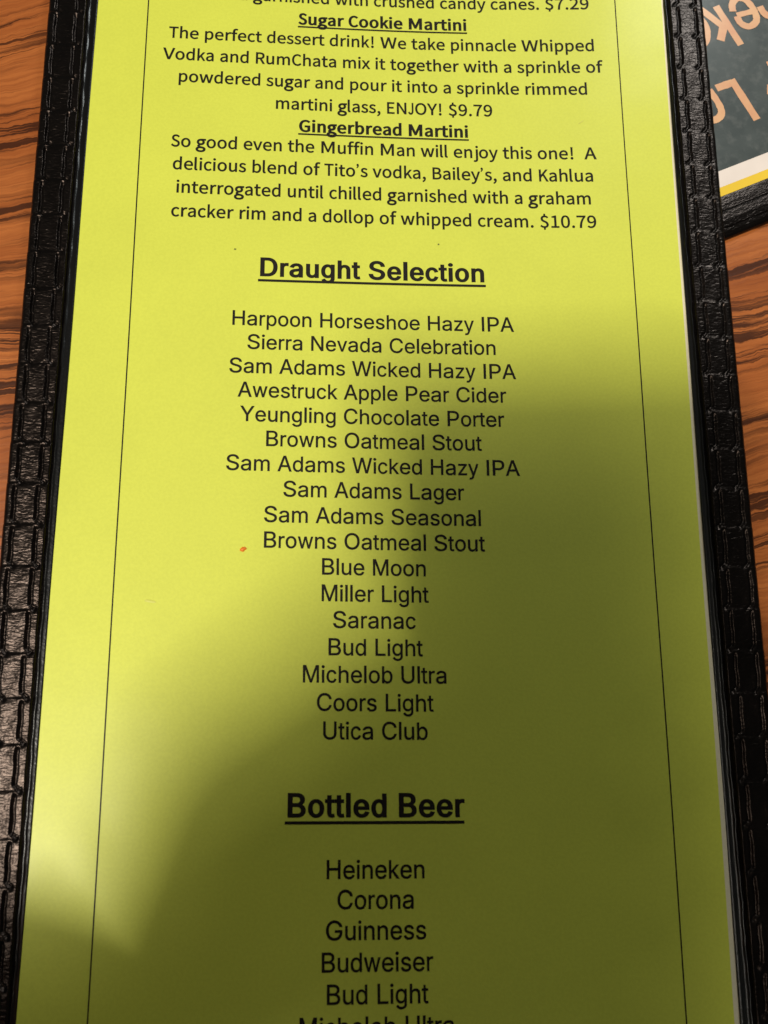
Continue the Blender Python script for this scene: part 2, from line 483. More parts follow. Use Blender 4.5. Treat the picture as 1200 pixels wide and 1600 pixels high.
# ---- lettering: glyph outlines in thousandths of an em: [advance, contours]
GLYPHS = {"A":{"A":[667,[[23,0,280,716,384,716,644,0,549,0,399,426,367,524,323,673,341,673,296,522,265,426,118,0],[153,200,153,280,514,280,514,200]]],"B":[667,[[88,0,88,716,382,715,436,707,481,691,512,672,537,649,557,622,571,592,579,560,582,526,580,497,575,472,565,451,553,432,538,416,521,402,482,382,460,375,460,369,484,365,508,358,531,346,553,329,572,310,588,286,601,258,609,227,611,192,608,157,600,124,585,94,565,67,537,44,504,25,480,16,426,4,360,0],[182,80,358,80,420,85,444,92,465,101,482,112,503,135,516,162,520,192,518,216,511,238,501,259,486,277,468,293,447,307,422,317,394,323,363,325,182,325],[182,402,374,403,399,408,421,417,441,428,459,442,473,459,483,479,489,500,491,524,487,554,476,580,457,604,430,621,395,632,351,636,182,636]]],"C":[722,[[378,-10,342,-8,274,6,242,19,213,35,185,54,160,77,137,102,116,131,99,162,84,196,72,233,64,272,59,314,57,358,59,402,64,443,72,482,84,519,99,553,116,585,137,613,160,639,185,661,213,681,242,697,274,709,307,718,342,724,378,726,414,724,449,719,482,710,513,698,542,682,569,663,594,641,615,616,634,589,649,559,661,526,669,490,578,490,571,514,562,536,538,573,523,589,506,603,487,615,446,632,402,640,378,642,328,636,304,630,281,620,240,594,221,577,205,558,190,536,177,512,166,486,157,457,151,426,146,358,151,289,157,258,166,230,190,179,205,158,240,122,260,107,304,86,353,76,378,74,424,79,446,84,487,102,506,113,523,127,538,143,551,161,571,202,578,226,669,226,661,191,650,158,634,128,616,100,594,75,570,53,543,34,482,6,414,-8]]],"D":[722,[[315,0,138,0,138,80,309,80,375,86,405,92,432,102,457,114,479,128,499,145,517,164,532,186,545,210,555,236,563,264,573,326,573,393,563,454,555,482,545,507,532,531,518,552,481,588,459,603,436,615,409,624,381,630,318,636,134,636,134,716,324,716,365,714,405,709,441,701,475,689,507,673,536,655,562,633,585,609,605,581,623,550,638,517,649,481,657,443,662,403,664,359,662,316,657,275,649,236,638,200,623,167,605,136,584,109,561,84,534,62,504,43,472,28,436,16,398,7,358,2],[179,716,179,0,86,0,86,716]]],"G":[778,[[402,-10,362,-8,324,-2,289,7,255,19,223,35,194,55,167,77,143,103,122,131,103,163,88,197,76,233,67,272,62,314,60,358,62,402,67,443,76,482,88,519,103,553,122,585,143,613,167,639,193,661,223,681,254,697,287,709,322,718,358,724,396,726,435,724,473,718,509,709,543,696,574,680,603,660,629,638,652,613,672,586,688,556,700,525,709,491,610,491,591,534,565,571,550,587,514,613,471,631,448,637,397,642,344,636,320,630,274,609,253,594,216,558,187,512,175,486,166,457,156,393,156,322,160,289,166,259,175,230,187,204,201,180,217,158,234,139,254,122,275,108,322,86,374,76,402,74,443,77,481,86,515,100,546,120,572,144,592,173,610,214,616,236,620,285,649,280,423,280,423,360,715,360,715,282,713,247,708,215,700,184,689,155,674,128,657,103,637,80,615,60,590,42,563,26,534,13,503,3,471,-4]]],"H":[722,[[84,0,84,716,174,716,174,407,548,407,548,716,638,716,638,0,548,0,548,326,174,326,174,0]]],"I":[278,[[92,0,92,716,187,716,187,0]]],"L":[556,[[85,0,85,716,176,716,176,80,511,80,511,0]]],"M":[833,[[80,0,80,716,201,716,381,224,426,69,407,69,467,263,632,716,753,716,753,0,669,0,672,643,680,643,620,453,453,0,379,0,211,452,148,643,158,643,162,409,162,0]]],"N":[722,[[83,0,83,716,188,716,500,212,535,150,571,77,559,75,553,152,550,274,550,716,639,716,639,0,534,0,279,408,204,536,148,636,164,639,172,409,172,0]]],"O":[778,[[389,-10,352,-8,282,6,250,19,219,35,191,54,165,77,141,102,120,131,102,162,86,196,74,233,66,272,60,314,60,402,74,482,86,519,102,553,120,585,141,613,165,639,191,661,219,681,250,697,282,709,316,718,352,724,389,726,427,724,463,718,497,709,529,697,560,681,588,661,614,639,637,613,658,585,677,553,692,519,704,482,718,402,718,314,712,272,704,233,692,196,677,162,658,131,637,102,614,77,588,54,560,35,529,19,497,6,427,-8],[389,74,441,80,465,86,488,95,531,121,567,157,596,203,607,229,616,258,626,322,628,358,622,427,616,458,607,487,596,513,567,559,531,595,488,621,465,630,416,640,389,642,338,636,314,630,291,621,248,595,229,578,212,559,196,537,171,486,162,457,152,393,152,322,162,258,171,229,196,179,212,157,229,138,248,121,291,95,314,86,363,76]]],"P":[667,[[90,0,90,716,387,715,419,711,448,705,474,697,499,686,521,673,540,659,572,624,585,605,603,562,609,539,613,489,609,440,595,395,585,374,572,354,540,319,521,305,499,292,448,272,419,266,353,261,164,261,164,341,349,341,386,343,419,350,446,360,468,375,486,392,500,413,509,437,515,462,517,489,515,517,509,542,500,565,486,586,468,603,445,617,418,628,386,634,348,636,187,636,187,0]]],"S":[667,[[302,-11,243,-3,190,13,167,24,127,51,110,67,95,85,73,124,65,145,57,192,156,192,161,166,170,143,184,123,202,107,224,93,249,83,276,75,334,69,367,71,398,76,427,85,453,97,474,112,492,129,505,150,513,172,516,196,514,217,507,236,496,252,481,265,442,288,366,313,238,348,206,360,177,374,151,390,129,407,110,426,96,448,86,471,80,497,78,524,81,563,93,598,112,630,127,648,143,663,183,690,230,710,282,722,339,726,397,722,423,717,472,700,508,682,538,659,563,631,582,601,594,568,599,532,504,532,495,565,478,593,451,616,411,635,388,641,336,645,305,644,276,639,250,630,227,619,208,605,192,589,181,570,174,550,172,529,174,506,182,486,196,469,212,455,253,434,317,413,395,393,465,371,490,361,513,349,536,334,556,318,574,299,589,278,601,254,608,226,610,195,606,157,595,122,577,89,563,71,528,40,483,15,457,5,429,-3,368,-11]]],"U":[722,[[361,-12,298,-6,268,0,215,22,191,36,169,52,150,70,133,90,118,112,96,161,89,187,85,215,84,716,173,716,173,251,176,218,184,187,196,159,214,134,235,113,261,96,291,83,324,75,361,73,398,75,432,83,462,96,487,113,509,134,526,159,538,187,546,218,548,251,548,716,638,716,637,215,633,187,626,161,604,112,589,90,572,70,553,52,531,36,482,10,454,0,394,-10]]],"W":[944,[[213,0,23,716,113,716,241,205,257,132,271,56,260,56,291,205,421,716,522,716,653,205,684,56,672,56,686,132,719,276,830,716,921,716,729,0,627,0,506,455,483,551,462,668,481,668,461,556,437,455,317,0]]],"Y":[667,[[288,0,288,293,23,716,129,716,272,485,314,411,353,324,316,324,355,412,396,485,539,716,643,716,379,293,379,0]]],"a":[556,[[228,-12,195,-10,164,-3,135,7,109,21,86,39,68,61,54,86,46,115,43,148,45,176,52,200,62,220,75,237,92,252,111,264,132,274,179,288,255,301,352,313,379,321,387,328,392,337,394,351,392,372,388,390,381,406,371,420,343,441,324,447,279,453,233,447,213,441,196,433,168,412,149,387,143,375,59,398,73,428,91,453,112,473,136,490,162,504,190,514,219,521,248,525,277,526,341,519,364,513,387,504,408,493,428,479,446,460,460,438,472,412,479,380,481,344,481,0,395,0,395,71,389,71,360,34,328,11,308,1,284,-6,258,-10],[243,62,274,64,302,70,326,80,346,94,363,109,376,128,386,147,392,168,394,189,394,260,371,249,286,234,251,230,192,217,175,210,160,201,148,191,139,178,133,162,131,143,133,127,138,112,146,99,156,88,185,71,222,63]]],"b":[556,[[301,-11,272,-9,247,-4,226,5,193,29,180,43,155,80,147,80,147,0,69,0,69,696,149,696,149,437,155,437,180,473,207,499,225,510,246,519,271,524,300,526,324,525,348,521,370,514,390,505,410,493,445,463,460,444,473,423,494,375,502,349,510,290,510,226,502,167,485,116,460,72,429,36,391,10,348,-6,325,-10],[289,64,318,67,343,75,366,90,385,109,401,132,414,160,423,190,428,223,430,259,428,294,423,327,414,357,402,384,386,407,367,426,344,440,318,448,289,451,259,449,234,440,211,427,192,409,176,386,164,360,155,329,149,296,149,222,155,188,164,157,177,130,192,107,212,89,234,75,260,67]]],"c":[500,[[236,-10,212,-6,189,1,168,10,148,22,129,37,96,72,71,116,61,141,53,168,44,225,44,288,53,347,71,398,96,442,129,478,168,504,189,514,212,521,236,525,285,525,307,522,329,516,368,499,402,473,429,441,441,421,450,401,457,379,383,358,367,396,341,425,306,444,262,451,232,448,206,439,183,424,164,405,149,381,137,353,128,323,123,291,123,223,128,191,137,161,149,133,164,110,183,90,206,75,232,66,262,64,307,71,342,90,368,121,384,160,459,140,452,117,431,77,418,59,387,29,350,7,308,-7,285,-10]]],"d":[556,[[256,-11,232,-10,208,-6,186,1,166,10,146,22,128,36,111,53,96,72,83,93,62,141,54,167,46,226,46,290,54,349,72,400,83,423,112,463,128,479,146,493,166,505,209,521,232,525,256,526,285,524,310,519,331,510,349,499,376,473,401,437,407,437,407,696,487,696,487,0,410,0,410,80,402,80,376,43,363,29,331,5,310,-4,285,-9],[268,64,297,67,322,75,345,89,364,107,380,130,392,157,401,188,407,222,407,296,393,360,380,386,364,409,345,427,323,440,297,449,268,451,238,448,212,440,189,426,170,407,154,384,142,357,133,327,128,294,126,259,128,223,133,190,142,160,155,132,171,109,190,90,213,75,239,67]]],"e":[556,[[292,-11,262,-10,234,-6,208,1,184,10,161,22,140,37,104,72,89,93,66,141,58,167,48,225,48,287,57,345,76,396,89,420,103,441,138,477,158,492,180,504,204,514,229,521,255,525,282,526,339,520,366,512,392,500,417,485,439,466,460,444,477,417,492,386,504,343,510,293,511,232,103,232,103,302,465,302,426,277,424,309,419,340,410,367,397,392,381,412,361,429,338,442,312,449,282,452,252,449,225,442,201,429,181,412,164,392,150,369,140,343,134,317,132,289,134,207,141,174,152,145,167,121,186,100,208,84,233,72,261,65,292,63,332,67,365,79,380,88,404,113,421,144,502,124,493,99,479,75,461,54,440,35,416,19,389,6,359,-4,327,-9]]],"g":[556,[[271,-206,236,-204,204,-199,175,-191,150,-180,127,-166,108,-151,77,-115,66,-95,133,-56,159,-90,171,-102,185,-112,202,-121,221,-128,244,-132,271,-133,308,-130,341,-120,369,-103,390,-79,403,-47,407,-8,407,93,401,93,375,57,363,44,348,32,330,21,309,13,284,8,232,8,209,11,188,17,147,36,129,49,97,82,72,123,62,147,49,200,45,262,49,323,54,350,62,377,84,424,112,463,147,493,167,505,187,514,209,521,232,525,256,526,285,524,310,519,332,510,365,487,377,473,402,436,410,436,410,519,487,519,486,-38,483,-62,477,-85,469,-105,458,-123,437,-149,411,-170,380,-186,339,-199,294,-205],[268,81,297,83,322,91,345,103,364,120,380,140,392,166,401,195,407,227,409,263,407,299,401,332,393,361,380,387,364,409,345,427,323,441,297,449,268,451,239,448,213,440,190,426,170,408,154,385,142,359,133,330,128,298,126,263,128,229,133,197,142,168,155,142,171,121,190,104,213,91,239,83]]],"h":[556,[[154,310,154,0,71,0,71,696,154,696,154,393,139,393,149,420,161,444,174,464,190,482,206,495,237,512,271,523,308,526,342,524,372,516,400,504,425,487,445,466,462,439,470,421,481,378,484,329,484,0,401,0,401,322,398,359,387,391,370,416,347,435,318,447,285,450,261,449,239,443,218,434,200,422,184,406,171,387,162,364,156,339]]],"i":[222,[[67,0,67,519,153,519,153,0],[111,606,95,608,81,613,69,622,59,634,53,647,51,661,53,676,59,689,69,700,81,709,95,715,111,717,127,715,141,709,153,700,163,689,169,676,171,661,169,647,163,634,153,622,141,613,127,608]]],"k":[500,[[144,187,144,290,158,290,374,519,473,519,242,273,233,273],[69,0,69,696,149,696,149,0],[386,0,194,254,251,313,489,0]]],"l":[222,[[66,0,66,716,155,716,155,0]]],"m":[833,[[72,0,72,519,153,519,153,404,147,404,155,430,167,453,181,473,197,490,215,504,235,515,277,527,299,528,335,524,366,513,392,494,413,468,429,438,438,403,427,403,435,428,446,450,478,487,498,501,520,513,544,521,570,527,597,528,626,526,653,520,679,509,702,493,722,474,739,449,751,421,758,387,761,349,761,0,677,0,677,347,674,381,663,408,646,428,623,441,599,449,572,452,550,451,529,446,511,437,495,426,482,413,472,397,464,379,458,338,458,0,375,0,375,355,371,383,362,406,346,426,325,440,300,449,272,452,253,451,234,446,215,438,199,427,184,413,172,396,163,375,157,352,155,326,155,0]]],"n":[556,[[154,310,154,0,71,0,71,519,152,519,152,393,139,393,149,420,161,444,190,482,206,495,237,512,271,523,309,526,342,524,373,516,400,504,425,487,445,466,462,439,477,400,484,354,485,0,402,0,402,322,398,359,388,391,370,416,347,435,319,447,285,450,261,449,239,443,218,434,200,422,184,406,171,387,162,364,156,339]]],"o":[556,[[251,-10,225,-6,178,10,156,22,136,37,102,72,75,116,64,141,50,196,46,256,50,318,56,347,64,373,75,398,102,442,118,461,136,478,156,492,201,514,225,521,251,525,305,525,331,521,355,514,400,492,420,478,438,461,469,421,492,373,500,347,506,318,510,256,506,196,492,141,469,93,454,72,420,37,400,22,378,10,331,-6,305,-10],[278,64,310,66,338,75,362,90,382,110,399,133,411,161,420,191,426,223,428,256,426,290,420,323,411,353,399,381,382,405,362,424,338,439,310,448,278,451,246,448,218,439,194,424,174,405,158,381,145,353,136,323,131,291,129,256,131,223,136,191,145,161,158,133,174,110,194,90,218,75,246,66]]],"p":[556,[[69,-195,69,519,147,519,147,437,155,437,180,473,207,499,225,510,246,519,271,524,300,526,324,525,348,521,370,514,390,505,410,493,445,463,460,444,473,423,494,375,502,349,510,290,510,226,502,167,485,116,460,72,429,36,391,10,348,-6,325,-10,301,-11,272,-9,247,-4,226,5,193,29,181,43,155,80,149,80,149,-195],[289,64,318,67,343,75,366,90,385,109,401,132,414,160,423,190,428,223,430,259,428,294,423,327,414,357,402,384,386,407,367,426,344,440,318,448,289,451,259,449,234,440,211,427,192,409,176,386,164,360,155,329,149,296,149,222,155,188,164,157,177,130,192,107,212,89,234,75,260,67]]],"r":[333,[[68,0,68,519,143,519,143,439,148,439,160,464,175,485,196,502,220,516,246,524,295,526,313,525,313,441,266,446,244,444,223,439,204,430,188,419,173,405,162,388,153,369,148,347,146,324,146,0]]],"s":[500,[[249,-11,215,-9,183,-4,154,5,127,17,104,33,85,52,69,74,57,100,49,129,129,146,138,120,152,99,170,82,193,71,219,64,248,62,282,65,311,72,335,85,353,102,364,120,367,141,365,158,359,173,348,186,333,197,314,205,178,240,133,259,114,271,99,285,80,310,68,340,64,375,67,403,75,430,89,454,108,475,131,492,158,507,188,517,221,524,256,526,290,524,321,519,348,510,372,497,392,482,409,464,424,444,444,397,367,379,359,398,348,416,332,432,313,445,287,452,257,455,227,453,202,445,179,434,162,418,152,400,149,379,151,361,158,346,170,333,186,322,208,313,341,279,386,260,420,235,439,209,450,179,454,146,451,116,442,89,428,64,409,43,385,24,356,9,324,-2,288,-9]]],"t":[278,[[249,519,249,448,8,448,8,519],[79,645,154,645,155,113,159,96,166,84,176,75,190,70,208,68,247,73,260,2,235,-4,206,-6,162,0,143,7,112,29,94,56,83,88,79,127]]],"u":[556,[[247,-7,214,-5,184,3,156,15,131,32,111,54,94,80,79,119,72,165,71,519,154,519,154,197,158,160,168,128,186,103,209,84,238,72,271,69,295,70,317,76,338,85,356,97,371,113,384,132,394,155,399,180,401,209,401,519,484,519,484,0,404,0,404,126,417,126,406,98,381,54,349,23,318,6,284,-4]]],"v":[500,[[209,0,22,519,108,519,212,212,240,119,264,28,236,28,288,212,392,519,477,519,291,0]]],"w":[722,[[175,0,29,519,111,519,196,187,223,57,210,57,236,184,321,519,403,519,486,186,512,57,498,57,526,185,611,519,693,519,547,0,469,0,388,308,352,462,370,462,316,235,253,0]]],"y":[500,[[61,-190,79,-117,120,-123,133,-122,145,-118,157,-111,177,-88,186,-70,209,-2,22,519,108,519,212,212,240,119,264,28,236,28,260,119,288,212,392,519,477,519,252,-105,240,-127,227,-146,212,-163,196,-176,179,-186,160,-193,118,-199,83,-196]]],"z":[500,[[55,0,55,63,334,437,334,442,63,442,63,519,437,519,437,453,166,82,166,77,445,77,445,0]]]},"C":{"!":[326,[[123,650,203,650,191,192,136,192],[134,-4,113,17,106,49,113,81,134,102,163,109,192,102,212,81,220,49,212,17,192,-4,163,-11]]],"$":[507,[[227,-10,162,3,103,29,53,64,92,119,138,86,191,63,249,55,313,67,351,102,364,154,335,229,264,278,180,320,109,376,79,466,86,515,106,557,137,591,178,614,227,627,227,725,288,725,288,628,346,615,392,590,432,556,387,509,351,539,312,558,263,564,208,552,173,520,160,470,190,404,260,360,345,318,416,258,446,160,439,108,418,64,385,30,341,5,288,-9,288,-107,227,-107]]],",":[250,[[52,-118,98,-89,128,-49,139,-1,129,-2,100,5,79,24,71,54,79,84,101,103,131,109,167,98,190,66,198,16,192,-31,176,-74,149,-111,114,-141,71,-165]]],".":[252,[[97,-4,77,17,69,49,77,81,97,102,126,109,155,102,176,81,183,49,176,17,155,-4,126,-11]]],"0":[507,[[183,2,125,41,82,108,55,200,46,320,55,439,82,531,125,596,183,634,254,647,324,634,382,596,425,531,453,439,462,320,453,200,425,108,382,41,324,2,254,-11],[296,63,332,93,359,146,376,221,382,320,376,419,359,494,332,545,296,575,254,585,211,575,176,545,149,494,132,419,126,320,132,221,149,146,176,93,211,63,254,53]]],"1":[507,[[80,66,230,66,230,541,110,541,110,591,165,603,210,618,249,636,313,636,313,66,447,66,447,0,80,0]]],"2":[507,[[40,47,153,146,239,235,300,316,335,389,347,457,334,522,293,567,224,583,172,573,125,547,85,509,37,554,70,586,105,611,143,631,186,643,234,647,300,639,354,614,395,575,420,523,429,461,417,384,382,306,327,227,254,146,166,62,276,69,461,69,461,0,40,0]]],"7":[507,[[192,135,215,254,250,363,301,466,370,568,45,568,45,636,464,636,464,588,384,478,330,370,296,260,277,138,268,0,181,0]]],"9":[507,[[149,-3,95,20,53,54,99,103,131,77,170,61,212,55,262,63,306,91,342,140,367,215,379,318,333,278,280,251,225,241,163,249,112,274,73,314,49,370,40,441,50,510,78,567,119,610,172,638,232,647,305,635,367,599,415,539,446,454,458,345,444,209,408,108,354,40,288,1,215,-11],[368,456,347,512,318,553,280,577,233,586,174,568,134,517,119,441,132,367,172,318,238,300,285,309,332,336,378,385]]],"A":[579,[[240,636,338,636,575,0,482,0,415,194,160,194,92,0,4,0],[393,258,289,571,285,571,216,356,182,258]]],"B":[544,[[84,636,263,636,332,631,390,614,434,584,462,540,472,481,462,421,432,373,383,343,383,338,424,325,458,304,484,273,501,234,507,187,496,119,465,67,416,30,353,7,277,0,84,0],[250,366,334,379,382,414,397,470,381,530,333,563,253,573,160,573,160,366],[266,64,323,69,369,83,403,108,424,143,431,189,424,231,404,264,370,286,324,299,266,304,160,304,160,64]]],"C":[533,[[229,3,155,45,98,113,62,204,48,318,62,431,99,522,157,590,232,633,320,647,389,636,445,608,488,569,446,517,411,548,370,569,321,577,257,566,203,532,163,479,137,408,128,320,136,231,161,159,201,105,254,71,318,59,373,68,419,92,460,131,503,80,473,48,439,23,402,4,360,-7,315,-11]]],"E":[488,[[84,636,434,636,434,568,160,568,160,369,390,369,390,300,160,300,160,69,443,69,443,0,84,0]]],"G":[631,[[257,3,173,45,109,113,68,204,53,318,68,431,110,522,176,590,261,633,361,647,413,643,458,631,496,613,528,592,554,569,508,517,470,547,423,569,363,577,288,566,226,532,180,479,150,408,140,320,150,231,178,159,223,105,286,71,364,59,411,63,453,76,485,96,485,263,342,263,342,330,563,330,563,62,534,38,498,18,455,2,408,-8,356,-11]]],"J":[319,[[110,-7,82,5,58,25,38,54,21,89,60,131,82,90,107,66,136,59,175,73,198,116,206,194,206,636,262,636,262,187,257,124,244,69,220,27,186,-1,141,-11]]],"K":[520,[[81,636,155,636,155,317,157,317,404,636,488,636,303,395,516,0,433,0,257,331,155,201,155,0,81,0]]],"M":[855,[[106,636,223,636,371,296,426,163,431,163,484,296,632,636,749,636,749,0,658,0,658,352,671,540,667,540,459,64,394,64,247,395,185,540,181,540,194,352,194,0,106,0]]],"N":[646,[[90,636,174,636,413,235,484,104,488,104,477,305,477,636,555,636,555,0,471,0,232,402,162,533,158,533,168,334,168,0,90,0]]],"O":[662,[[239,4,162,47,103,115,65,207,52,320,65,432,103,523,162,591,239,633,331,647,423,633,500,591,559,523,597,432,610,320,597,207,559,115,500,47,423,4,331,-11],[397,71,450,105,491,160,517,232,526,320,517,408,491,479,450,532,397,566,331,577,266,566,212,532,171,479,145,408,137,320,145,232,171,160,212,105,266,71,331,59]]],"R":[543,[[270,334,353,348,405,389,422,458,405,524,353,560,270,571,165,571,165,334],[278,270,165,270,165,0,86,0,86,636,282,636,354,630,414,611,461,578,491,527,501,458,495,403,476,358,446,322,407,296,360,279,519,0,430,0]]],"S":[459,[[188,-7,144,5,104,25,68,51,37,82,79,138,125,96,178,69,235,59,299,72,340,108,354,162,341,215,308,249,259,276,178,316,146,334,115,357,89,389,70,429,63,479,72,534,96,581,134,616,183,639,241,647,281,644,317,633,351,617,381,595,407,569,370,518,333,549,290,570,241,577,185,566,149,534,136,485,150,434,186,401,310,339,347,318,379,293,404,261,421,220,426,169,418,112,393,62,353,23,300,-2,234,-11]]],"T":[487,[[206,568,25,568,25,636,462,636,462,568,281,568,281,0,206,0]]],"V":[567,[[1,636,97,636,284,82,288,82,475,636,567,636,337,0,232,0]]],"W":[890,[[26,636,123,636,201,290,245,83,249,83,302,290,404,636,490,636,594,290,646,83,653,83,693,290,773,636,862,636,709,0,596,0,483,384,447,528,443,528,405,384,295,0,183,0]]],"Y":[487,[[201,246,-1,636,89,636,242,317,246,317,400,636,488,636,285,246,285,0,201,0]]],"a":[479,[[115,4,68,50,50,122,61,177,93,221,149,255,229,279,334,296,326,354,297,397,238,415,187,407,140,389,100,365,70,419,119,447,180,470,251,480,311,471,356,446,387,406,405,353,411,288,411,0,347,0,340,56,291,22,240,-2,185,-11],[249,59,290,80,334,114,334,244,252,231,193,212,154,189,132,160,125,127,136,84,165,60,207,53]]],"b":[525,[[237,-4,193,16,150,48,147,48,140,0,78,0,78,686,156,686,156,498,153,415,198,448,247,471,298,480,363,469,414,438,452,388,474,322,482,241,471,154,442,83,398,32,343,0,281,-11],[312,63,348,87,377,125,395,177,401,240,397,299,384,346,360,383,326,406,279,414,240,406,199,385,156,350,156,103,196,75,235,60,269,55]]],"c":[423,[[186,-1,128,30,83,80,54,149,43,234,54,319,86,388,133,438,192,469,260,480,313,472,356,452,391,425,352,373,325,394,296,409,263,414,217,405,177,381,147,344,128,294,121,234,128,174,146,124,175,86,214,63,260,54,300,61,336,77,366,101,400,47,356,16,306,-4,254,-11]]],"d":[525,[[171,-1,118,30,79,80,54,148,45,234,56,317,85,386,129,437,183,469,244,480,293,473,334,455,374,426,369,506,369,686,447,686,447,0,384,0,377,55,375,55,335,22,288,-2,235,-11],[293,62,331,83,369,119,369,365,332,393,295,409,258,414,215,405,179,381,150,344,131,294,125,234,130,172,146,123,172,86,208,63,252,55]]],"e":[498,[[206,-1,142,31,91,81,58,149,47,234,59,318,91,386,140,437,199,469,265,480,333,470,387,441,427,395,452,334,460,260,456,215,128,215,138,160,160,115,194,81,237,59,289,52,334,56,374,69,411,89,440,36,394,12,341,-5,280,-11],[388,271,374,351,332,400,267,417,227,411,190,393,160,363,138,322,127,271]]],"f":[305,[[31,464,100,468,100,543,106,595,123,638,153,670,194,690,249,697,280,695,309,690,334,683,316,621,258,634,218,624,194,593,186,542,186,468,294,468,294,404,186,404,186,0,100,0,100,404,31,404]]],"g":[471,[[464,396,363,396,383,375,398,356,407,336,413,316,414,294,412,270,405,247,382,204,368,189,322,159,269,145,219,136,182,124,168,100,174,86,192,73,223,61,319,40,374,24,415,2,442,-25,457,-56,462,-91,452,-142,422,-183,374,-214,309,-233,228,-240,153,-233,90,-214,42,-183,11,-144,0,-98,5,-60,19,-28,44,-3,79,17,125,31,97,51,80,70,75,91,79,108,89,124,105,138,127,149,153,157,153,159,132,169,97,191,83,205,61,234,48,268,44,306,54,362,82,407,126,440,186,461,260,468,464,468],[321,331,307,354,287,372,260,383,230,388,199,383,173,371,151,353,137,330,132,303,137,275,150,251,171,233,198,222,231,218,263,222,289,234,309,253,322,277,326,305],[356,-67,328,-46,288,-32,245,-25,205,-23,168,-26,137,-36,113,-51,98,-70,93,-94,98,-119,115,-139,143,-154,182,-163,230,-166,278,-163,316,-154,344,-140,361,-121,367,-98]]],"h":[525,[[80,686,159,686,159,498,156,402,201,441,252,469,312,480,364,472,405,450,433,412,450,361,455,296,455,0,377,0,377,286,367,358,338,398,287,411,243,403,202,379,159,340,159,0,80,0]]],"i":[229,[[74,468,154,468,154,0,74,0],[87,571,69,589,62,617,69,644,87,661,114,668,142,661,160,644,167,617,160,589,142,571,114,565]]],"j":[239,[[14,-197,30,-137,75,-146,111,-134,128,-103,133,-53,133,468,212,468,212,-53,208,-106,194,-149,169,-182,132,-202,83,-209],[145,571,126,589,119,617,126,644,145,661,172,668,199,661,218,644,225,617,218,589,199,571,172,565]]],"k":[455,[[76,686,150,686,150,222,153,222,343,468,427,468,278,279,446,0,365,0,234,226,150,123,150,0,76,0]]],"l":[229,[[86,1,59,37,50,93,50,686,130,686,130,88,133,68,141,58,152,54,168,56,179,-4,133,-11]]],"m":[799,[[79,468,144,468,152,400,154,400,197,441,246,469,299,480,361,469,403,438,429,390,478,437,529,469,584,480,636,472,675,450,703,412,720,361,726,296,726,0,647,0,647,286,638,358,609,398,560,411,523,403,484,380,442,340,442,0,363,0,363,286,354,358,325,398,276,411,239,403,200,380,159,340,159,0,79,0]]],"n":[525,[[79,468,144,468,152,400,199,441,251,469,310,480,363,472,403,450,431,412,448,361,453,296,453,0,375,0,375,286,365,358,337,398,286,411,242,403,201,379,158,340,158,0,79,0]]],"o":[527,[[197,-1,137,30,89,80,57,149,45,234,57,319,89,388,137,438,197,469,264,480,331,469,391,438,439,388,470,319,482,234,470,149,439,80,391,30,331,-1,264,-11],[309,63,347,86,376,124,395,174,401,234,395,294,376,344,347,381,309,405,264,414,218,405,180,381,152,344,133,294,127,234,133,174,152,124,180,86,218,63,264,54]]],"p":[525,[[78,468,142,468,149,414,195,447,245,471,297,480,362,469,413,438,450,388,473,322,480,241,470,154,440,83,396,32,342,0,280,-11,238,-5,196,13,153,43,156,-39,156,-197,78,-197],[311,63,347,87,375,125,394,177,400,240,396,299,382,346,359,383,324,406,278,414,239,406,199,385,156,350,156,103,196,75,234,60,268,55]]],"r":[349,[[83,468,150,468,158,383,160,383,199,434,246,468,298,480,350,470,335,402,288,409,245,399,202,364,165,301,165,0,83,0]]],"s":[391,[[133,-3,75,20,27,53,64,106,104,77,148,57,198,50,248,60,278,86,287,123,272,163,233,191,121,240,72,282,52,347,59,390,78,426,110,455,154,473,208,480,262,473,309,454,348,427,312,378,280,399,247,413,209,419,161,409,134,385,125,351,139,315,174,290,262,254,299,234,331,209,352,174,360,128,353,84,333,46,300,16,254,-4,196,-11]]],"t":[335,[[179,-4,140,17,115,49,100,92,96,145,96,404,24,404,24,464,100,468,109,600,177,600,177,468,308,468,308,404,177,404,177,142,184,94,207,63,251,53,307,66,323,6,263,-9,233,-11]]],"u":[525,[[164,-4,123,19,95,55,78,107,73,172,73,468,152,468,152,181,161,110,190,70,241,57,285,65,326,91,368,136,368,468,447,468,447,0,381,0,375,73,372,73,327,29,276,-1,217,-11]]],"v":[452,[[11,468,94,468,182,202,225,64,230,64,273,202,362,468,440,468,274,0,181,0]]],"w":[715,[[24,468,107,468,179,197,208,67,212,67,244,197,320,468,399,468,475,197,509,67,513,67,543,197,613,468,692,468,561,0,462,0,392,253,359,387,355,387,322,251,253,0,159,0]]],"x":[433,[[169,244,25,468,111,468,221,287,225,287,325,468,408,468,264,236,420,0,333,0,212,193,208,193,97,0,13,0]]],"y":[453,[[32,-192,48,-129,84,-137,131,-124,166,-88,190,-36,201,-1,11,468,94,468,236,76,241,76,279,209,364,468,441,468,264,-40,242,-92,215,-136,181,-171,139,-194,88,-202]]],"'":[215,[[75,535,95,568,101,601,85,596,64,602,50,619,45,642,50,665,64,683,87,690,113,682,130,657,137,620,126,560,97,513,59,483,46,511]]]}}


def winding(px, py, contours):
    w = 0
    for c in contours:
        n = len(c)
        for i in range(n):
            x0, y0 = c[i]
            x1, y1 = c[(i + 1) % n]
            if (y0 <= py) != (y1 <= py):
                x = x0 + (py - y0) / (y1 - y0) * (x1 - x0)
                if x > px:
                    w += 1 if y1 > y0 else -1
    return w


def signed_area(c):
    return sum(c[i][0] * c[(i + 1) % len(c)][1] - c[(i + 1) % len(c)][0] * c[i][1] for i in range(len(c))) / 2


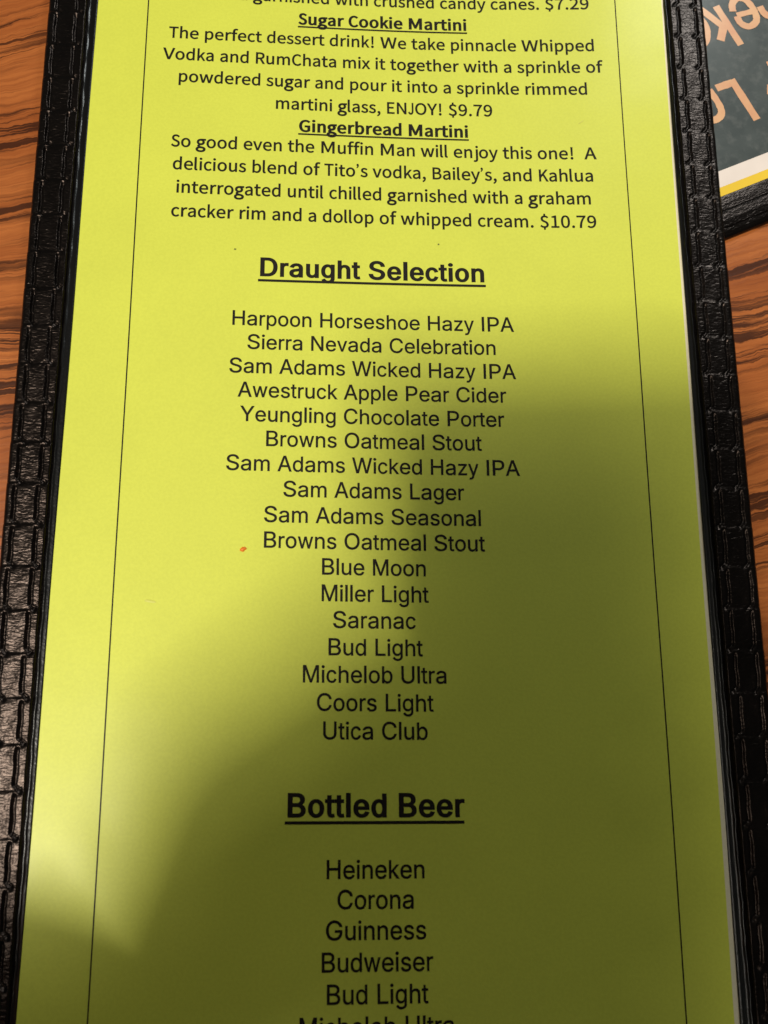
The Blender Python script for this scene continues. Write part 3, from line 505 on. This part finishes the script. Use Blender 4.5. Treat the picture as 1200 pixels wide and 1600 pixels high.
def embolden(c, dx, dy):
    out = []
    n = len(c)
    for i in range(n):
        a, b, d = Vector(c[i - 1]), Vector(c[i]), Vector(c[(i + 1) % n])
        e0 = (b - a).normalized()
        e1 = (d - b).normalized()
        n0 = Vector((-e0.y, e0.x))
        n1 = Vector((-e1.y, e1.x))
        q = n0 + n1
        if q.length < 1e-4:
            q = n0
        q = q.normalized()
        k = 1.0 / max(0.45, q.dot(n0))
        out.append((b.x + q.x * dx * k, b.y + q.y * dy * k))
    return out


CACHE = {}


def glyph(font, ch, bold):
    key = (font, ch, bold)
    if key in CACHE:
        return CACHE[key]
    adv, cs = GLYPHS[font][ch]
    cs = [[(c[i], c[i + 1]) for i in range(0, len(c), 2)] for c in cs]
    d = {('A', 0): 11, ('C', 0): 15, ('A', 1): 36, ('C', 1): 35}[(font, bold)]
    cs = [embolden(c, d, d * (0.62 if bold else 1.0)) for c in cs]
    if font == 'C' and not bold:
        cs = [[(adv / 2 + (x - adv / 2) * 0.985, y) for x, y in c] for c in cs]
    if bold:
        adv += 40 if font == 'A' else 30
        cs = [[(x + 20, y) for x, y in c] for c in cs]
    vs, es = [], []
    for c in cs:
        b = len(vs)
        vs += [Vector(p) for p in c]
        es += [(b + i, b + (i + 1) % len(c)) for i in range(len(c))]
    ov, oe, of, *_ = delaunay_2d_cdt(vs, es, [], 0, 0.01)
    tris = []
    for t in of:
        cx = sum(ov[i].x for i in t) / 3
        cy = sum(ov[i].y for i in t) / 3
        if winding(cx, cy, cs) != 0:
            a, b_, c_ = (ov[i] for i in t)
            if (b_ - a).cross(c_ - a) < 0:
                t = (t[0], t[2], t[1])
            tris.append(tuple(t))
    CACHE[key] = (adv, [(v.x, v.y) for v in ov], tris)
    return CACHE[key]


WX = [-0.255, -0.867, -0.372, -0.188, 0.29, -0.017, 0.406, -0.256, 1.195, -0.002]
WY = [-0.235, -0.832, -0.584, 0.529, 0.667, -0.272, 0.484, 0.478, 0.514, 0.06]


def warp(X, Y):
    """printed position on the slightly crooked, wavy page"""
    x, y = X / 60, Y / 100
    b = (1, x, y, x * y, x * x, y * y, x * x * y, x * y * y, x ** 3, y ** 3)
    return X + sum(p * q for p, q in zip(WX, b)), Y + sum(p * q for p, q in zip(WY, b))


def on_page(x, y, lift=0.05):
    return (x * MM, y * MM, (float(sheet_z(x, y)) + lift) * MM)


class Print:
    def __init__(s):
        s.v, s.f = [], []

    def line(s, text, font, size, xc, y, bold=0, fit=None, right=None):
        gs = []
        w = 0
        for ch in text:
            if ch == ' ':
                a = 278 if font == 'A' else 226
                gs.append((w, None))
            else:
                a, vv, tt = glyph(font, ch, bold)
                gs.append((w, (vv, tt)))
            w += a
        k = size / 1000.0
        kx = k
        if fit:
            kx = fit / w
        x0 = xc - w * kx / 2 if right is None else right - w * kx
        for off, g in gs:
            if g is None:
                continue
            b = len(s.v)
            for gx, gy in g[0]:
                s.v.append(on_page(*warp(x0 + (off + gx) * kx, y + gy * k)))
            s.f += [tuple(b + i for i in t) for t in g[1]]
        return s

    def bar(s, xa, xb, ya, yb, th, lift=0.065):
        n = max(2, int(math.hypot(xb - xa, yb - ya) / 1.5))
        b = len(s.v)
        L = math.hypot(xb - xa, yb - ya)
        nx, ny = -(yb - ya) / L * th / 2, (xb - xa) / L * th / 2
        for i in range(n + 1):
            t = i / n
            px, py = warp(xa + (xb - xa) * t, ya + (yb - ya) * t)
            s.v.append(on_page(px - nx, py - ny, lift))
            s.v.append(on_page(px + nx, py + ny, lift))
        s.f += [(b + 2 * i, b + 2 * i + 2, b + 2 * i + 3, b + 2 * i + 1) for i in range(n)]
        return s

    def done(s, name, mat=None):
        return mesh_obj(name, s.v, s.f, mat or M_INK, page)


AS, CS = 4.939, 4.92
Print().line("and garnished with crushed candy canes. $7.29", 'C', CS, 0, 88.05, right=58.0).done('printed_paragraph')
Print().line("Sugar Cookie Martini", 'C', CS, 5.4, 81.72, 1, fit=43.2).bar(-16.21, 26.95, 80.98, 80.95, 0.42).done('printed_heading')
q = Print()
for s_, y_, xc_ in (("The perfect dessert drink! We take pinnacle Whipped", 75.91, 5.26), ("Vodka and RumChata mix it together with a sprinkle of", 69.76, 5.41), ("powdered sugar and pour it into a sprinkle rimmed", 63.57, 5.44), ("martini glass, ENJOY! $9.79", 57.31, 5.51)):
    q.line(s_, 'C', CS, xc_, y_)
q.done('printed_paragraph')
Print().line("Gingerbread Martini", 'C', CS, 5.37, 51.28, 1, fit=42.2).bar(-15.72, 26.41, 50.58, 50.55, 0.42).done('printed_heading')
q = Print()
for s_, y_, xc_ in (("So good even the Muffin Man will enjoy this one!  A", 45.66, 5.49), ("delicious blend of Tito's vodka, Bailey's, and Kahlua", 39.59, 5.36), ("interrogated until chilled garnished with a graham", 33.46, 5.44), ("cracker rim and a dollop of whipped cream. $10.79", 27.24, 5.44)):
    q.line(s_, 'C', CS, xc_, y_)
q.done('printed_paragraph')
Print().line("Draught Selection", 'A', 6.3, 2.33, 12.88, 1, fit=53.9).bar(-24.63, 29.24, 11.72, 11.84, 0.60).done('printed_heading')
q = Print()
for s_, xc_, y_ in (("Harpoon Horseshoe Hazy IPA", 2.44, 0.46), ("Sierra Nevada Celebration", 2.18, -5.3), ("Sam Adams Wicked Hazy IPA", 2.35, -11.12),
                    ("Awestruck Apple Pear Cider", 2.24, -16.84), ("Yeungling Chocolate Porter", 2.24, -22.57), ("Browns Oatmeal Stout", 2.4, -28.25),
                    ("Sam Adams Wicked Hazy IPA", 2.35, -33.99), ("Sam Adams Lager", 2.35, -39.71), ("Sam Adams Seasonal", 2.19, -45.52),
                    ("Browns Oatmeal Stout", 2.4, -51.2), ("Blue Moon", 2.26, -56.84), ("Miller Light", 2.4, -62.57), ("Saranac", 2.28, -68.25),
                    ("Bud Light", 2.4, -74.01), ("Michelob Ultra", 2.35, -79.7), ("Coors Light", 2.34, -85.48), ("Utica Club", 2.34, -91.23)):
    q.line(s_, 'A', AS, xc_, y_)
q.done('printed_list')
Print().line("Bottled Beer", 'A', 6.3, 2.35, -106.53, 1, fit=37.5).bar(-16.48, 20.94, -107.68, -107.63, 0.60).done('printed_heading')
q = Print()
for s_, xc_, y_ in (("Heineken", 2.27, -118.37), ("Corona", 2.29, -124.04), ("Guinness", 2.29, -129.74), ("Budweiser", 2.43, -135.55), ("Bud Light", 2.4, -141.32), ("Michelob Ultra", 2.4, -147.1)):
    q.line(s_, 'A', AS, xc_, y_)
q.done('printed_list')


def rule(x_top, x_bot):
    p = Print()
    n = 120
    for i in range(n + 1):
        t = i / n
        y = 112.0 + (-162.0 - 112.0) * t
        x = x_top + (x_bot - x_top) * (112.0 - y) / 274.0
        th = 0.14
        p.v.append(on_page(x - th, y))
        p.v.append(on_page(x + th, y))
    p.f = [(2 * i, 2 * i + 2, 2 * i + 3, 2 * i + 1)[::-1] for i in range(n)]
    return p.done('printed_rule')


rule(-53.4, -53.2)
rule(64.6, 64.6)


def blot(name, x, y, rx, ry, rot, mat, h, seed, parent=page, lift=0.05):
    rnd = random.Random(seed)
    n, rings = 18, 4
    rad = [1 + rnd.uniform(-0.18, 0.18) for _ in range(n)]
    v = [on_page(x, y, lift + h)]
    f = []
    for r in range(1, rings + 1):
        for i in range(n):
            a = 2 * math.pi * i / n
            t = r / rings
            px, py = rx * rad[i] * t * math.cos(a), ry * rad[i] * t * math.sin(a)
            v.append(on_page(x + px * math.cos(rot) - py * math.sin(rot), y + px * math.sin(rot) + py * math.cos(rot), lift + h * (1 - t ** 2.2)))
    for i in range(n):
        j = (i + 1) % n
        f.append((0, 1 + i, 1 + j))
        for r in range(rings - 1):
            a, b = 1 + r * n, 1 + (r + 1) * n
            f.append((a + i, b + i, b + j, a + j))
    return mesh_obj(name, v, f, mat, parent, smooth=True)


M_CRUMB = m_plain('orange_crumb', (0.78, 0.20, 0.012), 0.45, 0.5, 0.3, 3000.0)
M_SPECK = m_plain('green_speck', (0.14, 0.15, 0.02), 0.6)
M_SMUDGE = m_plain('faint_smudge', (0.60, 0.60, 0.085), 0.5)
blot('speck', -30.1, 19.5, 0.26, 0.21, 0.3, M_SPECK, 0.02, 2)
blot('speck', 17.7, 21.8, 0.22, 0.22, 0.3, M_SPECK, 0.02, 3)
blot('smudge', -45.4, -62.4, 1.25, 0.30, -0.1, M_SMUDGE, 0.02, 4)
blot('smudge', 54.0, 56.0, 0.9, 0.16, 0.6, M_SMUDGE, 0.02, 5)
crumb = blot('food_crumb', -26.2, -51.2, 0.78, 0.52, 0.45, M_CRUMB, 0.30, 7, None, 0.02)
crumb.matrix_world = ROOT
crumb['label'] = 'tiny orange food crumb lying on the yellow page left of the list'
crumb['category'] = 'crumb'

# ---------------------------------------------------------------- the other menu, lying under the right side
ANG = math.atan2(5.51, 12.37)
B_M = Matrix.Translation((91.1 * MM, 41.7 * MM, 0)) @ Matrix.Rotation(ANG, 4, 'Z')
board = thing('food_menu', 'second menu with dark chalkboard page and orange lettering upside down under the drinks menu', 'menu', B_M)
S0, S1, N0, N1 = -22.0, 190.0, -12.0, 262.0


def slab(name, x0, x1, y0, y1, z0, z1, mat, parent, bev=0.3):
    bm = bmesh.new()
    bmesh.ops.create_cube(bm, size=1.0, matrix=Matrix.Translation(((x0 + x1) / 2 * MM, (y0 + y1) / 2 * MM, (z0 + z1) / 2 * MM)) @ Matrix.Diagonal(((x1 - x0) * MM, (y1 - y0) * MM, (z1 - z0) * MM, 1)))
    if bev:
        bmesh.ops.bevel(bm, geom=bm.edges[:], offset=bev * MM, segments=2, affect='EDGES')
    return bm_obj(name, bm, mat, parent)


slab('cover_panel', S0 + 0.6, S1 - 0.6, N0 + 0.6, N1 - 0.6, 0.0, 1.3, M_VINYL, board, 0.4)
# rounded leatherette frame: hem, welt, band, rounded edge
prof2 = [(0.0, 0.0), (0.0, 0.7), (0.25, 1.2), (0.75, 1.62), (1.5, 1.86), (2.4, 1.95), (2.6, 1.80), (2.8, 2.05), (4.4, 2.2), (6.5, 2.1), (6.8, 1.86), (7.1, 1.98), (8.6, 1.95), (10.2, 1.84), (10.68, 1.72), (10.7, 1.25)]


def frame_loop(name, x0, x1, y0, y1, prof, mat, parent):
    V, F = [], []
    m = len(prof)
    for (cx, cy, dx, dy) in ((x0, y0, 1, 1), (x1, y0, -1, 1), (x1, y1, -1, -1), (x0, y1, 1, -1)):
        for u, z in prof:
            V.append(((cx + dx * u) * MM, (cy + dy * u) * MM, z * 0.9 * MM))
    for c in range(4):
        d = (c + 1) % 4
        for j in range(m - 1):
            F.append((c * m + j, d * m + j, d * m + j + 1, c * m + j + 1))
    return mesh_obj(name, V, F, mat, parent)


frame_loop('leather_frame', S0, S1, N0, N1, prof2, M_LEATHER, board)
slab('page', S0 + 10.75, S1 - 10.75, N0 + 10.72, N1 - 10.75, 1.32, 1.60, M_YELLOW, board, 0.0)
bpage = [o for o in board.children if o.name.startswith('page')][0]
bpage['label'] = 'golden edged page'
slab('printed_margin', S0 + 13.0, S1 - 13.0, N0 + 13.0, N1 - 13.0, 1.605, 1.625, M_WHITE, bpage, 0.0)
slab('printed_chalkboard', S0 + 17.2, S1 - 17.2, N0 + 17.2, N1 - 17.2, 1.63, 1.65, M_SLATE, bpage, 0.0)
B_INV = B_M.inverted()


def stroke(bm, pts, w, z):
    """chalk stroke of world-mm points, as a flat print on the board"""
    P = [B_INV @ Vector((x * MM, y * MM, 0)) for x, y in pts]
    rnd = random.Random(int(abs(pts[0][0] * 91 + pts[0][1] * 37)))
    fine = []
    for i in range(len(P) - 1):
        n = 5
        for k in range(n):
            t = k / n
            if len(P) > 3:
                p0, p1, p2, p3 = P[max(i - 1, 0)], P[i], P[i + 1], P[min(i + 2, len(P) - 1)]
                fine.append(0.5 * ((2 * p1) + (p2 - p0) * t + (2 * p0 - 5 * p1 + 4 * p2 - p3) * t * t + (3 * p1 - p0 - 3 * p2 + p3) * t ** 3))
            else:
                fine.append(P[i].lerp(P[i + 1], t))
    fine.append(P[-1])
    L, R = [], []
    for i, p in enumerate(fine):
        a, b = fine[max(i - 1, 0)], fine[min(i + 1, len(fine) - 1)]
        d = (b - a).normalized()
        nrm = Vector((-d.y, d.x, 0))
        ww = w * MM / 2 * (1 + rnd.uniform(-0.07, 0.07))
        q = 1.0
        L.append(bm.verts.new((p.x + nrm.x * ww, p.y + nrm.y * ww, z * MM)))
        R.append(bm.verts.new((p.x - nrm.x * ww, p.y - nrm.y * ww, z * MM)))
    for i in range(len(fine) - 1):
        bm.faces.new((R[i], R[i + 1], L[i + 1], L[i]))


LET = {
    'first': [([(94.53, 96.66), (100.4, 85.08)], 2.0), ([(89.6, 95.9), (95.97, 90.42)], 1.9), ([(96.4, 91.6), (94.87, 86.05)], 2.2),
              ([(89.6, 92.9), (91.2, 90.02), (91.2, 86.62), (89.9, 84.3)], 1.9),
              ([(100.05, 93.84), (101.03, 91.66), (103.31, 90.88), (105.39, 92.73), (105.2, 95.63), (104.0, 97.94), (102.48, 99.44), (100.33, 99.3), (99.08, 97.36), (99.12, 95.24)], 1.9),
              ([(100.08, 94.11), (104.97, 95.75)], 1.6), ([(106.77, 97.3), (107.78, 95.26), (109.6, 94.3), (111.6, 95.4), (112.2, 98.0)], 2.0)],
    'second': [([(92.42, 71.54), (97.0, 73.5)], 2.1), ([(96.75, 74.35), (102.65, 62.78)], 2.1),
               ([(90.4, 70.9), (92.5, 67.27), (93.2, 64.55), (92.3, 62.76), (90.2, 61.9), (88.0, 63.0)], 1.9),
               ([(107.3, 80.4), (107.7, 79.2)], 1.0), ([(107.0, 73.32), (106.7, 70.38)], 1.2)],
}
for key, strokes in LET.items():
    bm = bmesh.new()
    for i, (pts, w) in enumerate(strokes):
        stroke(bm, pts, w, 1.68 + 0.012 * i)
    bm_obj('chalk_lettering', bm, M_CHALK, bpage)

# ---------------------------------------------------------------- the photographer's phone and hand (they cast the shade)
M_PHONE = m_plain('phone_back', (0.03, 0.03, 0.035), 0.3)
M_GLASS = m_plain('phone_screen', (0.008, 0.008, 0.01), 0.08)
M_SKIN = m_plain('skin', (0.50, 0.27, 0.18), 0.5, 0.4, 0.2, 1200.0)
M_SLEEVE = m_plain('dark_sleeve', (0.03, 0.035, 0.05), 0.9, 0.2, 0.4, 1500.0)
PH = thing('smartphone', 'dark smartphone held flat above the menu', 'phone', CAM_M @ Matrix.Rotation(math.radians(2.5), 4, 'Z'))


def rounded_slab(x0, x1, y0, y1, z0, z1, r, bev=0.8):
    bm = bmesh.new()
    ring = []
    for cx, cy, a0 in ((x1 - r, y1 - r, 0), (x0 + r, y1 - r, 90), (x0 + r, y0 + r, 180), (x1 - r, y0 + r, 270)):
        for i in range(9):
            a = math.radians(a0 + 90 * i / 8)
            ring.append(bm.verts.new(((cx + r * math.cos(a)) * MM, (cy + r * math.sin(a)) * MM, z0 * MM)))
    f = bm.faces.new(ring)
    ext = bmesh.ops.extrude_face_region(bm, geom=[f])
    for v in ext['geom']:
        if isinstance(v, bmesh.types.BMVert):
            v.co.z = z1 * MM
    bmesh.ops.recalc_face_normals(bm, faces=bm.faces[:])
    if bev:
        ed = [e for e in bm.edges if abs(e.verts[0].co.z - e.verts[1].co.z) < 1e-7]
        bmesh.ops.bevel(bm, geom=ed, offset=bev * MM, segments=2, affect='EDGES')
    return bm


PX0, PX1, PY0, PY1 = -60.5, 17.0, -145.0, 13.0
bm_obj('phone_body', rounded_slab(PX0, PX1, PY0, PY1, 4.0, 11.5, 10.0, 1.6), M_PHONE, PH)
bm_obj('screen', rounded_slab(PX0 + 2.5, PX1 - 2.5, PY0 + 2.5, PY1 - 2.5, 11.45, 11.7, 8.0, 0), M_GLASS, PH)


def limb(name, links, mat, parent, voxel=0.0022, smooth=6):
    """one continuous surface grown from tapered links [(p0, r0, p1, r1), ...] in mm"""
    bm = bmesh.new()
    for p0, r0, p1, r1 in links:
        a, b = Vector(p0), Vector(p1)
        n = max(2, int((b - a).length / 3.0))
        for i in range(n + 1):
            t = i / n
            bmesh.ops.create_icosphere(bm, subdivisions=2, radius=(r0 + (r1 - r0) * t) * MM, matrix=Matrix.Translation(a.lerp(b, t) * MM))
    tmp = bpy.data.meshes.new('tmp')
    bm.to_mesh(tmp)
    bm.free()
    o = bpy.data.objects.new(name, tmp)
    COL.objects.link(o)
    rm = o.modifiers.new('remesh', 'REMESH')
    rm.mode = 'VOXEL'
    rm.voxel_size = voxel
    sm = o.modifiers.new('smooth', 'SMOOTH')
    sm.iterations = smooth
    sm.factor = 0.5
    dg = bpy.context.evaluated_depsgraph_get()
    me = bpy.data.meshes.new_from_object(o.evaluated_get(dg))
    o.modifiers.clear()
    o.data = me
    bpy.data.meshes.remove(tmp)
    me.name = name
    me.polygons.foreach_set('use_smooth', [True] * len(me.polygons))
    me.materials.clear()
    me.materials.append(mat)
    o.parent = parent
    return o


def chain(*pts):
    return [((a[0], a[1], a[2]), a[3], (b[0], b[1], b[2]), b[3]) for a, b in zip(pts, pts[1:])]


HAND = thing('person', 'bare left hand and sleeved forearm holding the phone over the menu', 'person', CAM_M @ Matrix.Translation((0.0025, 0, 0)))
limb('hand',
     chain((-114, -126, -8, 25), (-90, -114, -6, 23), (-72, -74, -6, 15))
     + chain((-90, -114, -6, 23), (-60, -106, -8, 15), (-66, -76, -7, 14))
     + chain((-68, -66, -7, 11), (-30, -57, -8, 9), (4, -56, -5, 8.2), (22, -56, 6, 7.5))
     + chain((-64, -80, -8, 11), (-28, -76, -9, 9), (8, -76, -5, 8.2), (25, -76, 7, 7.6))
     + chain((-60, -95, -8, 10), (-28, -95, -9, 8.8), (7, -96, -5, 8), (25, -96, 6, 7.4))
     + chain((-60, -108, -7, 9.5), (-30, -114, -8, 8), (0, -116, -5, 7.3), (23, -115, 5, 6.7))
     + chain((-91, -104, 0, 18), (-86, -70, 7, 15.5), (-80, -61, 12, 12.5), (-62, -46, 18, 9.8), (-50, -38, 20, 8.8)),
     M_SKIN, HAND)
limb('sleeve', chain((-119, -118, -9, 35), (-168, -109, -12, 42), (-240, -120, -22, 47), (-345, -168, -38, 52)), M_SLEEVE, HAND, 0.004, 4)
